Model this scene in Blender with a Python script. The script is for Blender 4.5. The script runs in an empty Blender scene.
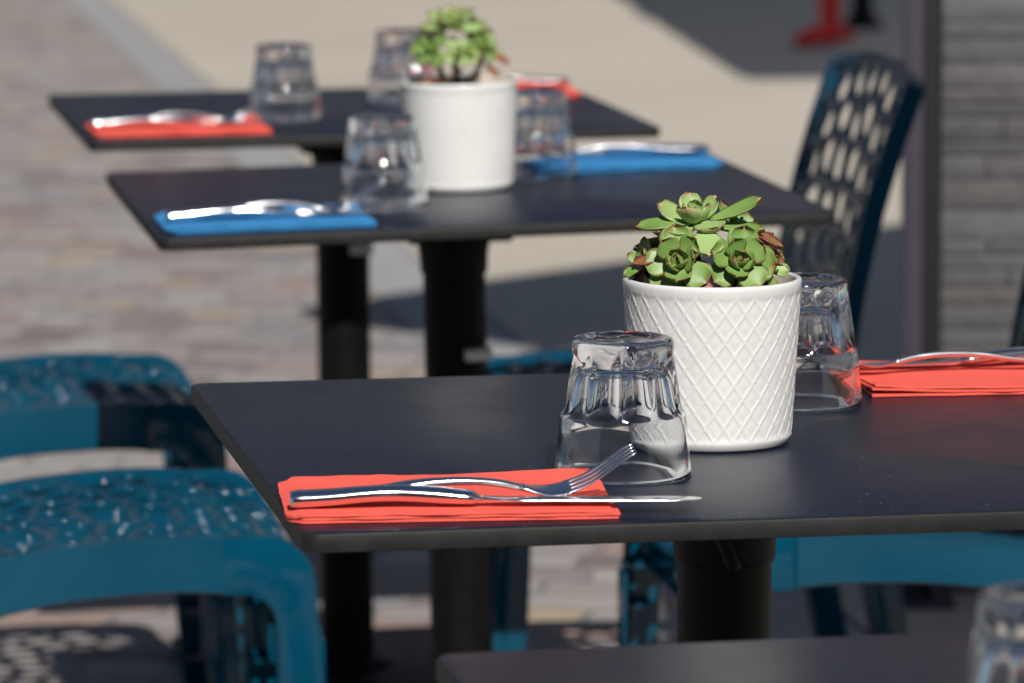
import bpy, bmesh, math, random
from mathutils import Vector, Matrix, noise as mnoise
random.seed(7)
PI = math.pi
sc = bpy.context.scene
COL = sc.collection

# ------------------------------------------------------------------ helpers
def link(o, parent=None):
    COL.objects.link(o)
    if parent is not None:
        o.parent = parent
    return o

def mesh_obj(name, verts, faces, mat, parent=None, smooth=True, mats=None, fmat=None):
    me = bpy.data.meshes.new(name)
    me.from_pydata([tuple(v) for v in verts], [], faces)
    me.validate()
    for m in (mats or [mat]):
        me.materials.append(m)
    if fmat:
        for p, i in zip(me.polygons, fmat):
            p.material_index = i
    me.polygons.foreach_set('use_smooth', [smooth] * len(me.polygons))
    bm = bmesh.new(); bm.from_mesh(me)
    bmesh.ops.recalc_face_normals(bm, faces=bm.faces)
    bm.to_mesh(me); bm.free()
    return link(bpy.data.objects.new(name, me), parent)

class MB:
    def __init__(s): s.v = []; s.f = []; s.m = []
    def add(s, vs, fs, mi=0):
        b = len(s.v); s.v += [tuple(v) for v in vs]
        s.f += [tuple(i + b for i in f) for f in fs]; s.m += [mi] * len(fs)
    def box(s, lo, hi, mi=0, bev=0.0, M=None):
        (a, b, c), (d, e, f) = lo, hi
        if bev <= 0:
            vs = [(a,b,c),(d,b,c),(d,e,c),(a,e,c),(a,b,f),(d,b,f),(d,e,f),(a,e,f)]
            fs = [(3,2,1,0),(4,5,6,7),(0,1,5,4),(1,2,6,5),(2,3,7,6),(3,0,4,7)]
        else:
            bm = bmesh.new()
            bmesh.ops.create_cube(bm, size=1)
            for v in bm.verts:
                v.co = Vector(((a+d)/2 + v.co.x*(d-a), (b+e)/2 + v.co.y*(e-b), (c+f)/2 + v.co.z*(f-c)))
            bmesh.ops.bevel(bm, geom=list(bm.edges), offset=bev, segments=2, profile=.5, affect='EDGES')
            bm.verts.ensure_lookup_table()
            vs = [v.co.copy() for v in bm.verts]; fs = [[v.index for v in fc.verts] for fc in bm.faces]
            bm.free()
        if M is not None: vs = [M @ Vector(v) for v in vs]
        s.add(vs, fs, mi)
    def lathe(s, prof, n=48, c=(0,0), mi=0, capb=True, capt=True):
        vs = []; fs = []
        for r, z in prof:
            for k in range(n):
                t = 2*PI*k/n; vs.append((c[0]+r*math.cos(t), c[1]+r*math.sin(t), z))
        for i in range(len(prof)-1):
            for k in range(n):
                q = (k+1) % n
                fs.append((i*n+k, i*n+q, (i+1)*n+q, (i+1)*n+k))
        if capb: fs.append(tuple(range(n-1, -1, -1)))
        if capt: fs.append(tuple((len(prof)-1)*n + k for k in range(n)))
        s.add(vs, fs, mi)
    def tube(s, pts, rad, n=12, mi=0):
        pts = [Vector(p) for p in pts]; vs = []; fs = []
        if not isinstance(rad, (list, tuple)): rad = [rad]*len(pts)
        up = Vector((0,0,1))
        for i, p in enumerate(pts):
            t = (pts[min(i+1, len(pts)-1)] - pts[max(i-1, 0)]).normalized()
            a = t.cross(up)
            if a.length < .05: a = t.cross(Vector((0,1,0)))
            a.normalize(); b = t.cross(a)
            for k in range(n):
                w = 2*PI*k/n; vs.append(p + (a*math.cos(w) + b*math.sin(w))*rad[i])
        for i in range(len(pts)-1):
            for k in range(n):
                q = (k+1) % n; fs.append((i*n+k, i*n+q, (i+1)*n+q, (i+1)*n+k))
        fs.append(tuple(range(n-1, -1, -1))); fs.append(tuple((len(pts)-1)*n+k for k in range(n)))
        s.add(vs, fs, mi)
    def extrude_xz(s, outline, y0, y1, mi=0, bev=.003):
        """closed outline in the x-z plane, extruded along y"""
        bm = bmesh.new()
        vs = [bm.verts.new((x, y0, z)) for x, z in outline]
        f = bm.faces.new(vs)
        r = bmesh.ops.extrude_face_region(bm, geom=[f])
        for g in r['geom']:
            if isinstance(g, bmesh.types.BMVert): g.co.y = y1
        if bev > 0:
            ed = [e for e in bm.edges if abs(e.verts[0].co.y - e.verts[1].co.y) < 1e-6]
            bmesh.ops.bevel(bm, geom=ed, offset=bev, segments=2, profile=.5, affect='EDGES')
        bmesh.ops.triangulate(bm, faces=[q for q in bm.faces if len(q.verts) > 4])
        bm.verts.index_update()
        s.add([v.co.copy() for v in bm.verts], [[v.index for v in fc.verts] for fc in bm.faces], mi)
        bm.free()
    def build(s, name, mat, parent=None, smooth=True, mats=None):
        o = mesh_obj(name, s.v, s.f, mat, parent, smooth, mats, s.m if mats else None)
        return o

def autosmooth(o, ang=35):
    me = o.data
    bm = bmesh.new(); bm.from_mesh(me)
    for e in bm.edges:
        if len(e.link_faces) == 2 and e.calc_face_angle(0) > math.radians(ang): e.smooth = False
    bm.to_mesh(me); bm.free()
    return o

def thing(name, label, cat, loc=(0,0,0), rz=0, group=None):
    o = bpy.data.objects.new(name, None); COL.objects.link(o)
    o.empty_display_size = .1
    o.location = loc; o.rotation_euler = (0,0,rz)
    return tag(o, label, cat, group)
def tag(o, label, cat, group=None):
    o['label'] = label; o['category'] = cat
    if group: o['group'] = group
    return o
def dup(o, label, loc=None, rz=None, parent=None):
    c = o.copy(); COL.objects.link(c)
    if parent is not None: c.parent = parent
    if label: c['label'] = label
    if loc is not None: c.location = loc
    if rz is not None: c.rotation_euler = (0,0,rz)
    for ch in list(o.children): dup(ch, None, None, None, c)
    return c
def structure(o): o['kind'] = 'structure'; return o

# ------------------------------------------------------------------ materials
class NT:
    def __init__(s, name):
        m = bpy.data.materials.new(name); m.use_nodes = True
        s.m = m; s.t = m.node_tree; s.n = s.t.nodes; s.l = s.t.links
        s.b = s.n['Principled BSDF']
    def new(s, typ, **kw):
        n = s.n.new(typ)
        for k, v in kw.items(): setattr(n, k, v)
        return n
    def setin(s, node, **kw):
        for k, v in kw.items(): node.inputs[k.replace('_', ' ')].default_value = v
        return node
    def math(s, op, a, b=None, c=None):
        n = s.new('ShaderNodeMath', operation=op)
        for i, x in enumerate((a, b, c)):
            if x is None: continue
            if hasattr(x, 'node'): s.l.new(x, n.inputs[i])
            else: n.inputs[i].default_value = x
        return n.outputs[0]
    def noise(s, scale, detail=4, rough=.55, co=None, vec='Object'):
        n = s.new('ShaderNodeTexNoise'); n.inputs['Scale'].default_value = scale
        n.inputs['Detail'].default_value = detail; n.inputs['Roughness'].default_value = rough
        if co is None:
            tc = s.new('ShaderNodeTexCoord'); co = tc.outputs[vec]
        s.l.new(co, n.inputs['Vector'])
        return n
    def ramp(s, fac, stops, interp='LINEAR'):
        r = s.new('ShaderNodeValToRGB'); r.color_ramp.interpolation = interp
        e = r.color_ramp.elements
        while len(e) > len(stops): e.remove(e[-1])
        while len(e) < len(stops): e.new(.5)
        for q, (p, c) in zip(e, stops):
            q.position = p; q.color = (*c, 1) if len(c) == 3 else c
        s.l.new(fac, r.inputs['Fac']); return r.outputs['Color']
    def bump(s, h, strength=.3, dist=.002):
        b = s.new('ShaderNodeBump'); b.inputs['Strength'].default_value = strength
        b.inputs['Distance'].default_value = dist
        s.l.new(h, b.inputs['Height']); s.l.new(b.outputs['Normal'], s.b.inputs['Normal'])
    def mix(s, fac, a, b):
        n = s.new('ShaderNodeMix', data_type='RGBA')
        for i, x in ((0, fac), (6, a), (7, b)):
            if hasattr(x, 'node'): s.l.new(x, n.inputs[i])
            else: n.inputs[i].default_value = (*x, 1) if isinstance(x, tuple) and len(x) == 3 else x
        return n.outputs[2]
def basic(name, col, rough=.5, metal=0., var=.0, scale=20, bump=0., coat=0., spec=None, bdist=.001):
    t = NT(name); b = t.b
    b.inputs['Base Color'].default_value = (*col, 1); b.inputs['Roughness'].default_value = rough
    b.inputs['Metallic'].default_value = metal
    if coat: b.inputs['Coat Weight'].default_value = coat; b.inputs['Coat Roughness'].default_value = .062
    if spec is not None: b.inputs['Specular IOR Level'].default_value = spec
    if var or bump:
        n = t.noise(scale)
        if var:
            c = t.ramp(n.outputs['Fac'], [(.3, tuple(x*(1-var) for x in col)), (.7, tuple(min(1, x*(1+var)) for x in col))])
            t.l.new(c, b.inputs['Base Color'])
            t.l.new(t.math('MULTIPLY_ADD', n.outputs['Fac'], .2, max(0, rough-.1)), b.inputs['Roughness'])
        if bump: t.bump(n.outputs['Fac'], bump, bdist)
    return t.m

M = {}
def mk_table_top():
    t = NT('table_laminate'); b = t.b
    tc = t.new('ShaderNodeTexCoord')
    n1 = t.noise(9, 5, .6, tc.outputs['Object']); n2 = t.noise(900, 2, .5, tc.outputs['Object'])
    base = t.ramp(n1.outputs['Fac'], [(.3, (.0045,.0068,.018)), (.7, (.0065,.009,.023))])
    # sparse dust specks
    v = t.new('ShaderNodeTexVoronoi', voronoi_dimensions='2D'); v.inputs['Scale'].default_value = 150
    t.l.new(tc.outputs['Object'], v.inputs['Vector'])
    sep = t.new('ShaderNodeSeparateColor'); t.l.new(v.outputs['Color'], sep.inputs['Color'])
    patch = t.noise(6, 3, .5, tc.outputs['Object'])
    thr = t.math('MULTIPLY', patch.outputs['Fac'], .12)
    pick = t.math('LESS_THAN', sep.outputs[0], thr)
    size = t.math('MULTIPLY_ADD', sep.outputs[1], .12, .03)
    near = t.math('LESS_THAN', v.outputs['Distance'], size)
    dust = t.math('MULTIPLY', pick, near)
    col = t.mix(t.math('MULTIPLY', dust, .34), base, (.45,.43,.42))
    t.l.new(col, b.inputs['Base Color'])
    smear = t.noise(14, 4, .6, tc.outputs['Object'])
    t.l.new(t.math('MULTIPLY_ADD', smear.outputs['Fac'], .16, .27), b.inputs['Roughness'])
    b.inputs['Specular IOR Level'].default_value = .34
    t.bump(n2.outputs['Fac'], .12, .0004)
    return t.m
M['top'] = mk_table_top()
def mk_edge():
    t = NT('table_edge'); b = t.b
    n = t.noise(60, 5, .6)
    n2 = t.noise(7, 3, .6)
    c = t.ramp(n.outputs['Fac'], [(.3, (.010,.0098,.0095)), (.7, (.018,.0175,.0168))])
    c2 = t.mix(t.ramp(n2.outputs['Fac'], [(.66, (0,0,0)), (.70, (.7,.7,.7))]), c, (.008,.008,.008))
    t.l.new(c2, b.inputs['Base Color']); b.inputs['Roughness'].default_value = .55; b.inputs['Specular IOR Level'].default_value = .25
    t.bump(n.outputs['Fac'], .3, .0005)
    return t.m
M['edge'] = mk_edge()
M['blackmetal'] = basic('black_powder_coat', (.004,.004,.0045), .48, 0, .15, 60, .15, spec=.15, bdist=.0003)
M['latch'] = basic('pale_steel_latch', (.80,.78,.75), .35, .2, .05, 40)
M['steel'] = basic('cutlery_steel', (.86,.86,.87), .10, 1.0)
def mk_steel(name='polished_steel', r0=.065, dr=.09):
    t = NT(name); b = t.b
    b.inputs['Base Color'].default_value = (.80,.80,.82,1); b.inputs['Metallic'].default_value = 1
    n = t.noise(45, 4, .6)
    t.l.new(t.math('MULTIPLY_ADD', n.outputs['Fac'], dr, r0), b.inputs['Roughness'])
    return t.m
M['steel'] = mk_steel(); M['satin'] = mk_steel('worn_satin_steel', .15, .14)
def mk_glass():
    t = NT('clear_glass'); b = t.b
    b.inputs['Base Color'].default_value = (.98,.985,.995,1); b.inputs['Roughness'].default_value = .04
    b.inputs['IOR'].default_value = 1.5; b.inputs['Transmission Weight'].default_value = 1
    n = t.noise(34, 1, .5); t.bump(n.outputs['Fac'], .15, .0022)
    return t.m
M['glass'] = mk_glass()
M['pot'] = basic('white_glazed_ceramic', (.65,.65,.64), .30, 0, .03, 30, 0, coat=.25)
M['potin'] = basic('bare_beige_ceramic', (.60,.50,.40), .8, 0, .08, 60, .2)
def mk_soil():
    t = NT('potting_soil'); n = t.noise(160, 6, .7)
    t.l.new(t.ramp(n.outputs['Fac'], [(.3,(.012,.008,.006)),(.55,(.05,.033,.022)),(.75,(.22,.17,.12))]), t.b.inputs['Base Color'])
    t.b.inputs['Roughness'].default_value = .95; t.bump(n.outputs['Fac'], 1, .004)
    return t.m
M['soil'] = mk_soil()
def mk_leaf(name, g1, g2, red, edge=.62):
    t = NT(name); b = t.b
    uv = t.new('ShaderNodeUVMap'); uv.uv_map = 'leaf'
    sp = t.new('ShaderNodeSeparateXYZ'); t.l.new(uv.outputs['UV'], sp.inputs['Vector'])
    n = t.noise(260, 4, .6); n2 = t.noise(60, 3, .6)
    pale = tuple(min(1, c*1.08+.02) for c in g2)
    g = t.mix(n2.outputs['Fac'], g1, g2)
    g = t.mix(t.ramp(sp.outputs['Y'], [(.25,(.75,.75,.75)),(.8,(0,0,0))]), g, pale)
    across = t.math('ABSOLUTE', t.math('MULTIPLY_ADD', sp.outputs['X'], 2, -1))
    a = t.math('ADD', across, t.math('MULTIPLY_ADD', n.outputs['Fac'], .9, -.45))
    tip = t.math('ADD', sp.outputs['Y'], t.math('MULTIPLY_ADD', n.outputs['Fac'], .3, -.15))
    big = t.noise(35, 2, .5)
    e1 = t.math('MULTIPLY_ADD', big.outputs['Fac'], .5, edge)
    fa = t.math('MULTIPLY', t.math('SUBTRACT', a, e1), 2.6); fa = t.math('MULTIPLY', fa, t.math('GREATER_THAN', sp.outputs['Y'], .25))
    ft = t.math('MULTIPLY', t.math('SUBTRACT', tip, .86), 5.0)
    f = t.math('MAXIMUM', fa, ft); n_ = t.new('ShaderNodeClamp'); t.l.new(f, n_.inputs['Value'])
    t.l.new(t.mix(n_.outputs[0], g, red), b.inputs['Base Color'])
    b.inputs['Roughness'].default_value = .46
    b.inputs['Subsurface Weight'].default_value = .12
    b.inputs['Subsurface Radius'].default_value = (.3,.6,.15); b.inputs['Subsurface Scale'].default_value = .004
    t.bump(n.outputs['Fac'], .12, .001)
    return t.m
M['leaf'] = mk_leaf('succulent_leaf', (.095,.19,.034), (.185,.30,.072), (.24,.035,.03))
M['leafp'] = mk_leaf('pale_succulent_leaf', (.20,.31,.09), (.29,.40,.15), (.26,.055,.04), .62)
M['leafr'] = mk_leaf('reddened_succulent_leaf', (.13,.17,.035), (.24,.05,.035), (.19,.025,.025), .25)
M['stem'] = basic('woody_stem', (.09,.055,.035), .85, 0, .4, 120, .6)
def mk_paper(name, c):
    t = NT(name); b = t.b; n = t.noise(420, 3, .6); n2 = t.noise(14, 3, .5)
    t.l.new(t.ramp(n2.outputs['Fac'], [(.3, tuple(x*.92 for x in c)), (.7, tuple(min(1,x*1.05) for x in c))]), b.inputs['Base Color'])
    b.inputs['Roughness'].default_value = .9; b.inputs['Specular IOR Level'].default_value = .15
    t.bump(t.math('ADD', n.outputs['Fac'], n2.outputs['Fac']), .35, .0012)
    return t.m
M['red'] = mk_paper('coral_red_paper', (.80,.115,.085))
M['blue'] = mk_paper('sky_blue_paper', (.040,.225,.50))
def mk_plastic():
    t = NT('petrol_blue_plastic'); b = t.b; n = t.noise(90, 3, .5); n2 = t.noise(5, 3, .5)
    t.l.new(t.ramp(n2.outputs['Fac'], [(.3,(.0007,.040,.078)),(.7,(.0010,.054,.100))]), b.inputs['Base Color'])
    b.inputs['Roughness'].default_value = .10
    b.inputs['Specular IOR Level'].default_value = .30
    t.bump(n.outputs['Fac'], .05, .001)
    return t.m
M['plastic'] = mk_plastic()
M['postm'] = basic('plum_grey_aluminium', (.048,.042,.060), .5, 0, .06, 12)
M['postd'] = basic('black_rubber_channel', (.008,.008,.012), .6)
M['redpaint'] = basic('red_painted_metal', (.62,.012,.012), .35, 0, .06, 8)
M['canvas'] = basic('parasol_canvas', (.55,.52,.47), .85, 0, .04, 60, .2)
def mk_sail():
    t = NT('pale_translucent_canvas'); t.b.inputs['Base Color'].default_value = (.52,.56,.62,1); t.b.inputs['Roughness'].default_value = .9
    tr = t.new('ShaderNodeBsdfTranslucent'); tr.inputs['Color'].default_value = (.42,.50,.62,1)
    mx = t.new('ShaderNodeMixShader'); mx.inputs[0].default_value = .5
    t.l.new(t.b.outputs[0], mx.inputs[1]); t.l.new(tr.outputs[0], mx.inputs[2]); t.l.new(mx.outputs[0], t.n['Material Output'].inputs['Surface'])
    return t.m
M['sail'] = mk_sail()
def mk_slate():
    t = NT('split_slate'); b = t.b
    g = t.new('ShaderNodeNewGeometry')
    n = t.noise(25, 6, .65); n2 = t.noise(3, 2)
    r = t.ramp(g.outputs['Random Per Island'], [(0,(.058,.057,.064)),(.35,(.082,.081,.090)),(.6,(.080,.070,.073)),(.8,(.104,.107,.118)),(1,(.064,.062,.070))])
    v = t.math('MULTIPLY_ADD', n.outputs['Fac'], .7, .62)
    c = t.new('ShaderNodeVectorMath', operation='SCALE'); t.l.new(r, c.inputs[0]); t.l.new(v, c.inputs['Scale'])
    t.l.new(c.outputs[0], b.inputs['Base Color']); b.inputs['Roughness'].default_value = .75
    t.bump(n.outputs['Fac'], .8, .008)
    return t.m
M['slate'] = mk_slate()
def mk_setts(rot=.14, w=.15, h=.10):
    """rows of worn porphyry setts, one colour per stone"""
    t = NT('porphyry_setts'); b = t.b
    tc = t.new('ShaderNodeTexCoord'); mp = t.new('ShaderNodeMapping'); mp.inputs['Rotation'].default_value = (0,0,rot)
    t.l.new(tc.outputs['Object'], mp.inputs['Vector'])
    wob = t.noise(3.0, 2, .5, mp.outputs[0])
    sp = t.new('ShaderNodeSeparateXYZ'); t.l.new(mp.outputs[0], sp.inputs[0])
    off = t.math('MULTIPLY_ADD', wob.outputs['Fac'], .05, -.025)
    yy = t.math('DIVIDE', t.math('ADD', sp.outputs['Y'], off), h)
    row = t.math('FLOOR', yy)
    wn = t.new('ShaderNodeTexWhiteNoise', noise_dimensions='1D'); t.l.new(row, wn.inputs['W'])
    xx = t.math('ADD', t.math('DIVIDE', t.math('ADD', sp.outputs['X'], off), w), t.math('MULTIPLY', wn.outputs['Value'], 7.3))
    col = t.math('FLOOR', xx)
    cv = t.new('ShaderNodeCombineXYZ'); t.l.new(col, cv.inputs[0]); t.l.new(row, cv.inputs[1])
    w2 = t.new('ShaderNodeTexWhiteNoise', noise_dimensions='2D'); t.l.new(cv.outputs[0], w2.inputs['Vector'])
    stone = t.ramp(w2.outputs['Value'], [(0,(.31,.27,.255)),(.22,(.38,.35,.33)),(.42,(.23,.19,.195)),(.56,(.44,.41,.38)),(.68,(.36,.225,.18)),
                                         (.78,(.12,.08,.08)),(.86,(.47,.35,.22)),(.94,(.22,.225,.26)),(1,(.34,.24,.21))], 'CONSTANT')
    big = t.noise(.9, 3, .6, mp.outputs[0]); fine = t.noise(34, 5, .65, mp.outputs[0])
    stone = t.mix(.26, stone, (.28,.27,.26))
    stone = t.mix(t.math('MULTIPLY', big.outputs['Fac'], .3), stone, (.31,.275,.26))
    vv = t.math('MULTIPLY_ADD', fine.outputs['Fac'], .5, .60)
    c = t.new('ShaderNodeVectorMath', operation='SCALE'); t.l.new(stone, c.inputs[0]); t.l.new(vv, c.inputs['Scale'])
    fx = t.math('PINGPONG', xx, .5); fy = t.math('PINGPONG', yy, .5)
    jx = t.math('MULTIPLY', fx, w); jy = t.math('MULTIPLY', fy, h)
    d = t.math('MINIMUM', jx, jy)
    mr = t.new('ShaderNodeMapRange', interpolation_type='SMOOTHSTEP'); t.l.new(d, mr.inputs[0])
    mr.inputs[1].default_value = .002; mr.inputs[2].default_value = .010
    t.l.new(t.mix(mr.outputs[0], (.20,.18,.17), c.outputs[0]), b.inputs['Base Color'])
    b.inputs['Roughness'].default_value = .72
    hh = t.math('ADD', mr.outputs[0], t.math('MULTIPLY', fine.outputs['Fac'], .35))
    t.bump(hh, .7, .008)
    return t.m
M['setts'] = mk_setts()
def mk_conc():
    t = NT('sand_coloured_paving'); b = t.b
    n = t.noise(40, 6, .7); n2 = t.noise(.6, 4, .55)
    c = t.ramp(n2.outputs['Fac'], [(.3,(.375,.335,.28)),(.7,(.43,.385,.325))])
    c2 = t.new('ShaderNodeVectorMath', operation='SCALE'); t.l.new(c, c2.inputs[0]); t.l.new(t.math('MULTIPLY_ADD', n.outputs['Fac'], .35, .82), c2.inputs['Scale'])
    t.l.new(c2.outputs[0], b.inputs['Base Color']); b.inputs['Roughness'].default_value = .85
    t.bump(n.outputs['Fac'], .4, .003)
    return t.m
M['conc'] = mk_conc()
M['gutter'] = basic('grey_gutter_stone', (.27,.265,.265), .8, 0, .12, 6, .3)

# ------------------------------------------------------------------ ground
def sheet(name, poly, z, mat):
    return structure(mesh_obj(name, [(x, y, z) for x, y in poly], [tuple(range(len(poly)))], mat, smooth=False))
sheet('ground', [(-150,-60),(150,-60),(150,260),(-150,260)], 0, M['setts'])
def eX(y): return -.257 - .1657*(y - 10.474)
sheet('pavement', [(eX(-20)+.001, -20), (eX(-20)+14, -20), (eX(60)+14, 60), (eX(60)+.001, 60)], .008, M['conc'])
sheet('gutter_path', [(eX(-20)-.18, -20), (eX(-20), -20), (eX(60), 60), (eX(60)-.18, 60)], .004, M['gutter'])

# ------------------------------------------------------------------ tables
W, D, HT, TH = .70, .653, .74, .0128
def make_table(label, loc, rz):
    t = thing('bistro_table', label, 'table', loc, rz, 'black bistro tables in a row')
    # tabletop : rounded rectangle with eased edges
    def loop(off, z, rc=.013, k=6):
        L = []
        for cx_, cy_, a0 in ((1,1,0),(-1,1,90),(-1,-1,180),(1,-1,270)):
            for i in range(k+1):
                a = math.radians(a0 + 90*i/k); r = rc - off
                L.append((cx_*(W/2-rc)+r*math.cos(a), cy_*(D/2-rc)+r*math.sin(a), z))
        return L
    rings = [loop(.0014, HT-TH), loop(.0003, HT-TH+.0006), loop(0, HT-TH+.002), loop(0, HT-.0018), loop(.0005, HT-.0006), loop(.0018, HT)]
    n = len(rings[0]); vs = [v for r in rings for v in r]; fs = []; fm = []
    for i in range(len(rings)-1):
        for k in range(n):
            q = (k+1) % n; fs.append((i*n+k, i*n+q, (i+1)*n+q, (i+1)*n+k)); fm.append(1)
    fs.append(tuple(range(n-1,-1,-1))); fm.append(1)
    fs.append(tuple((len(rings)-1)*n+k for k in range(n))); fm.append(0)
    o = mesh_obj('tabletop', vs, fs, None, t, True, [M['top'], M['edge']], fm); autosmooth(o, 40)
    # head : folding bracket under the top, with tapering neck
    b = MB(); z0 = HT - TH - .0005
    b.box((-.057,-.060,z0-.037), (.057,.060,z0), bev=.004)
    b.box((-.072,-.030,z0-.012), (-.060,.030,z0-.001), bev=.002)
    b.lathe([(.0365, z0-.075), (.0375, z0-.055), (.041, z0-.035), (.044, z0-.029)], 40)
    autosmooth(b.build('folding_bracket', M['blackmetal'], t))
    b = MB()
    pts = [(-.022 + .020*s, -.040, z0-.036 - .040*s**1.4) for s in [i/12 for i in range(13)]]
    b.tube(pts, .0055, 10); b.build('release_lever', M['blackmetal'], t)
    b = MB(); b.lathe([(.034, .024), (.034, z0-.076)], 56)
    autosmooth(b.build('column', M['blackmetal'], t))
    b = MB(); b.box((.004,-.0445,z0-.168), (.034,-.020,z0-.155), bev=.002)
    autosmooth(b.build('latch', M['latch'], t))
    b = MB(); b.box((-.21,-.21,.006), (.21,.21,.020), bev=.003)
    b.lathe([(.062,.0195), (.058,.028), (.040,.034)], 40)
    for sx in (-1,1):
        for sy in (-1,1): b.lathe([(.018,0),(.018,.0065)], 16, (sx*.18, sy*.18))
    autosmooth(b.build('base_plate', M['blackmetal'], t))
    return t
TA = ((.1525, 3.229, 0), .1796); TB = ((-.0636, 4.925, -.0070), .171); TC = ((-.2165, 5.818, 0), .177); TD = ((.355, 2.232, 0), .1717)
TILT = {TA: -.0078, TB: .012, TC: 0., TD: 0.}     # tables never stand quite level on setts
tA = make_table('black bistro table in sharp focus with coral napkins and a white pot', *TA)
dup(tA, 'black bistro table set with blue napkins and a white planted pot', *TB)
dup(tA, 'farthest black bistro table, set with red napkins and no plant pot', *TC)
dup(tA, 'nearest black bistro table, only its far edge showing at the bottom of the photo', *TD)
for o_, T_ in zip([o for o in COL.objects if o.get('category') == 'table'], (TA, TB, TC, TD)):
    o_.rotation_euler.y = -TILT[T_]
    o_.location = (T_[0][0] + HT*TILT[T_]*math.cos(T_[1]), T_[0][1] + HT*TILT[T_]*math.sin(T_[1]), T_[0][2])
def on(T, x, y, z=0):
    (tx, ty, tz), a = T
    return (tx + x*math.cos(a) - y*math.sin(a), ty + x*math.sin(a) + y*math.cos(a), tz + HT + z + TILT[T]*x)

# ------------------------------------------------------------------ upturned tumbler
def make_glass(label, loc, rz):
    n = 120; N = 10
    outer = []   # (r, z, flute depth)
    H = .088
    for r, z, a in [(.0440,.0004,0),(.0450,.0000,0),(.0457,.0008,0),(.0456,.002,0),(.0447,.010,0),(.0436,.020,0),(.0426,.030,0),(.0420,.0355,0),(.0417,.038,0),
                    (.0412,.0395,.15),(.0404,.0412,.4),(.0398,.0435,.7),(.0392,.048,1),(.0385,.054,1),(.0375,.060,1),(.0365,.066,1),(.0355,.071,.9),(.0348,.0745,.55),
                    (.0345,.077,.25),(.0343,.080,.12),(.0341,.083,.05),(.0335,.0855,0),(.0322,.0873,0),(.0300,.088,0),(.0270,.0878,0),(.0240,.0866,0),(.0180,.0858,0),(.0090,.0855,0)]:
        outer.append((r, z, a))
    inner = [(.0430,.0007),(.0424,.0022),(.0412,.008),(.0402,.016),(.0394,.025),(.0382,.033),(.0362,.0395),(.0338,.045),(.0322,.051),(.0308,.057),(.0292,.0625),(.0272,.0665),(.0240,.0690),(.0190,.0703),(.0130,.0698),(.0070,.0692)]
    vs = []; fs = []
    for r, z, a in outer:
        for k in range(n):
            t = 2*PI*k/n
            ph = (t*N/(2*PI)) % 1.0 - .5            # -.5..+.5 over a panel, 0 = panel middle
            arch = max(0, 1 - (abs(ph)*2)**2.4)     # rounded panel
            # arched lower end of each panel
            lim = .0405 + .006*(abs(ph)*2)**3
            aa = a*arch if z > lim or a >= 1 else a*arch*.5
            rr = r - .0044*aa
            vs.append((rr*math.cos(t), rr*math.sin(t), z))
    no = len(outer)
    for i in range(no-1):
        for k in range(n):
            q = (k+1) % n; fs.append((i*n+k, i*n+q, (i+1)*n+q, (i+1)*n+k))
    top = len(vs); vs.append((0,0,.0854))
    for k in range(n): fs.append(((no-1)*n+k, (no-1)*n+(k+1) % n, top))
    ib = len(vs)
    for i, (r, z) in enumerate(inner):
        for k in range(n):
            t = 2*PI*k/n; q_ = r*(1 + .010*math.sin(2*t+z*60)*min(1, i/4) + .006*math.sin(5*t+z*140)*min(1, i/4)); vs.append((q_*math.cos(t), q_*math.sin(t), z))
    for i in range(len(inner)-1):
        for k in range(n):
            q = (k+1) % n; fs.append((ib+i*n+k, ib+(i+1)*n+k, ib+(i+1)*n+q, ib+i*n+q))
    it = len(vs); vs.append((0,0,.0690))
    for k in range(n):
        fs.append((ib+(len(inner)-1)*n+k, it, ib+(len(inner)-1)*n+(k+1) % n)); fs.append((k, ib+k, ib+(k+1) % n, (k+1) % n))
    vs = [(x*1.03, y*1.03, z*1.075) for x, y, z in vs]
    o = mesh_obj('tumbler', vs, fs, M['glass'])
    o.location = loc; o.rotation_euler = (0,0,rz)
    return tag(o, label, 'glass', 'upturned water tumblers')
g0 = make_glass('upturned clear tumbler in sharp focus, between the coral napkin and the nearest white pot', on(TA, -.1045, -.142, .0004), .25)
for lab, T, x, y, r in [('upturned clear tumbler half hidden behind the right side of the nearest white pot', TA, .091, .145, .5),
                        ('upturned clear tumbler on the middle table, beside the fork on the left blue napkin', TB, -.090, -.100, .1),
                        ('upturned clear tumbler just right of the blurred white pot on the middle table', TB, .115, .122, .7),
                        ('upturned clear tumbler beside the red napkin on the left of the farthest table', TC, -.088, -.118, .4),
                        ('upturned clear tumbler on the farthest table, partly hidden behind the blurred potted plant', TC, .093, .085, .9),
                        ('upturned clear tumbler cut off by the bottom right corner, on the nearest table', TD, -.102, -.035, .3)]:
    dup(g0, lab, on(T, x, y, .0004), r)

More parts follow.
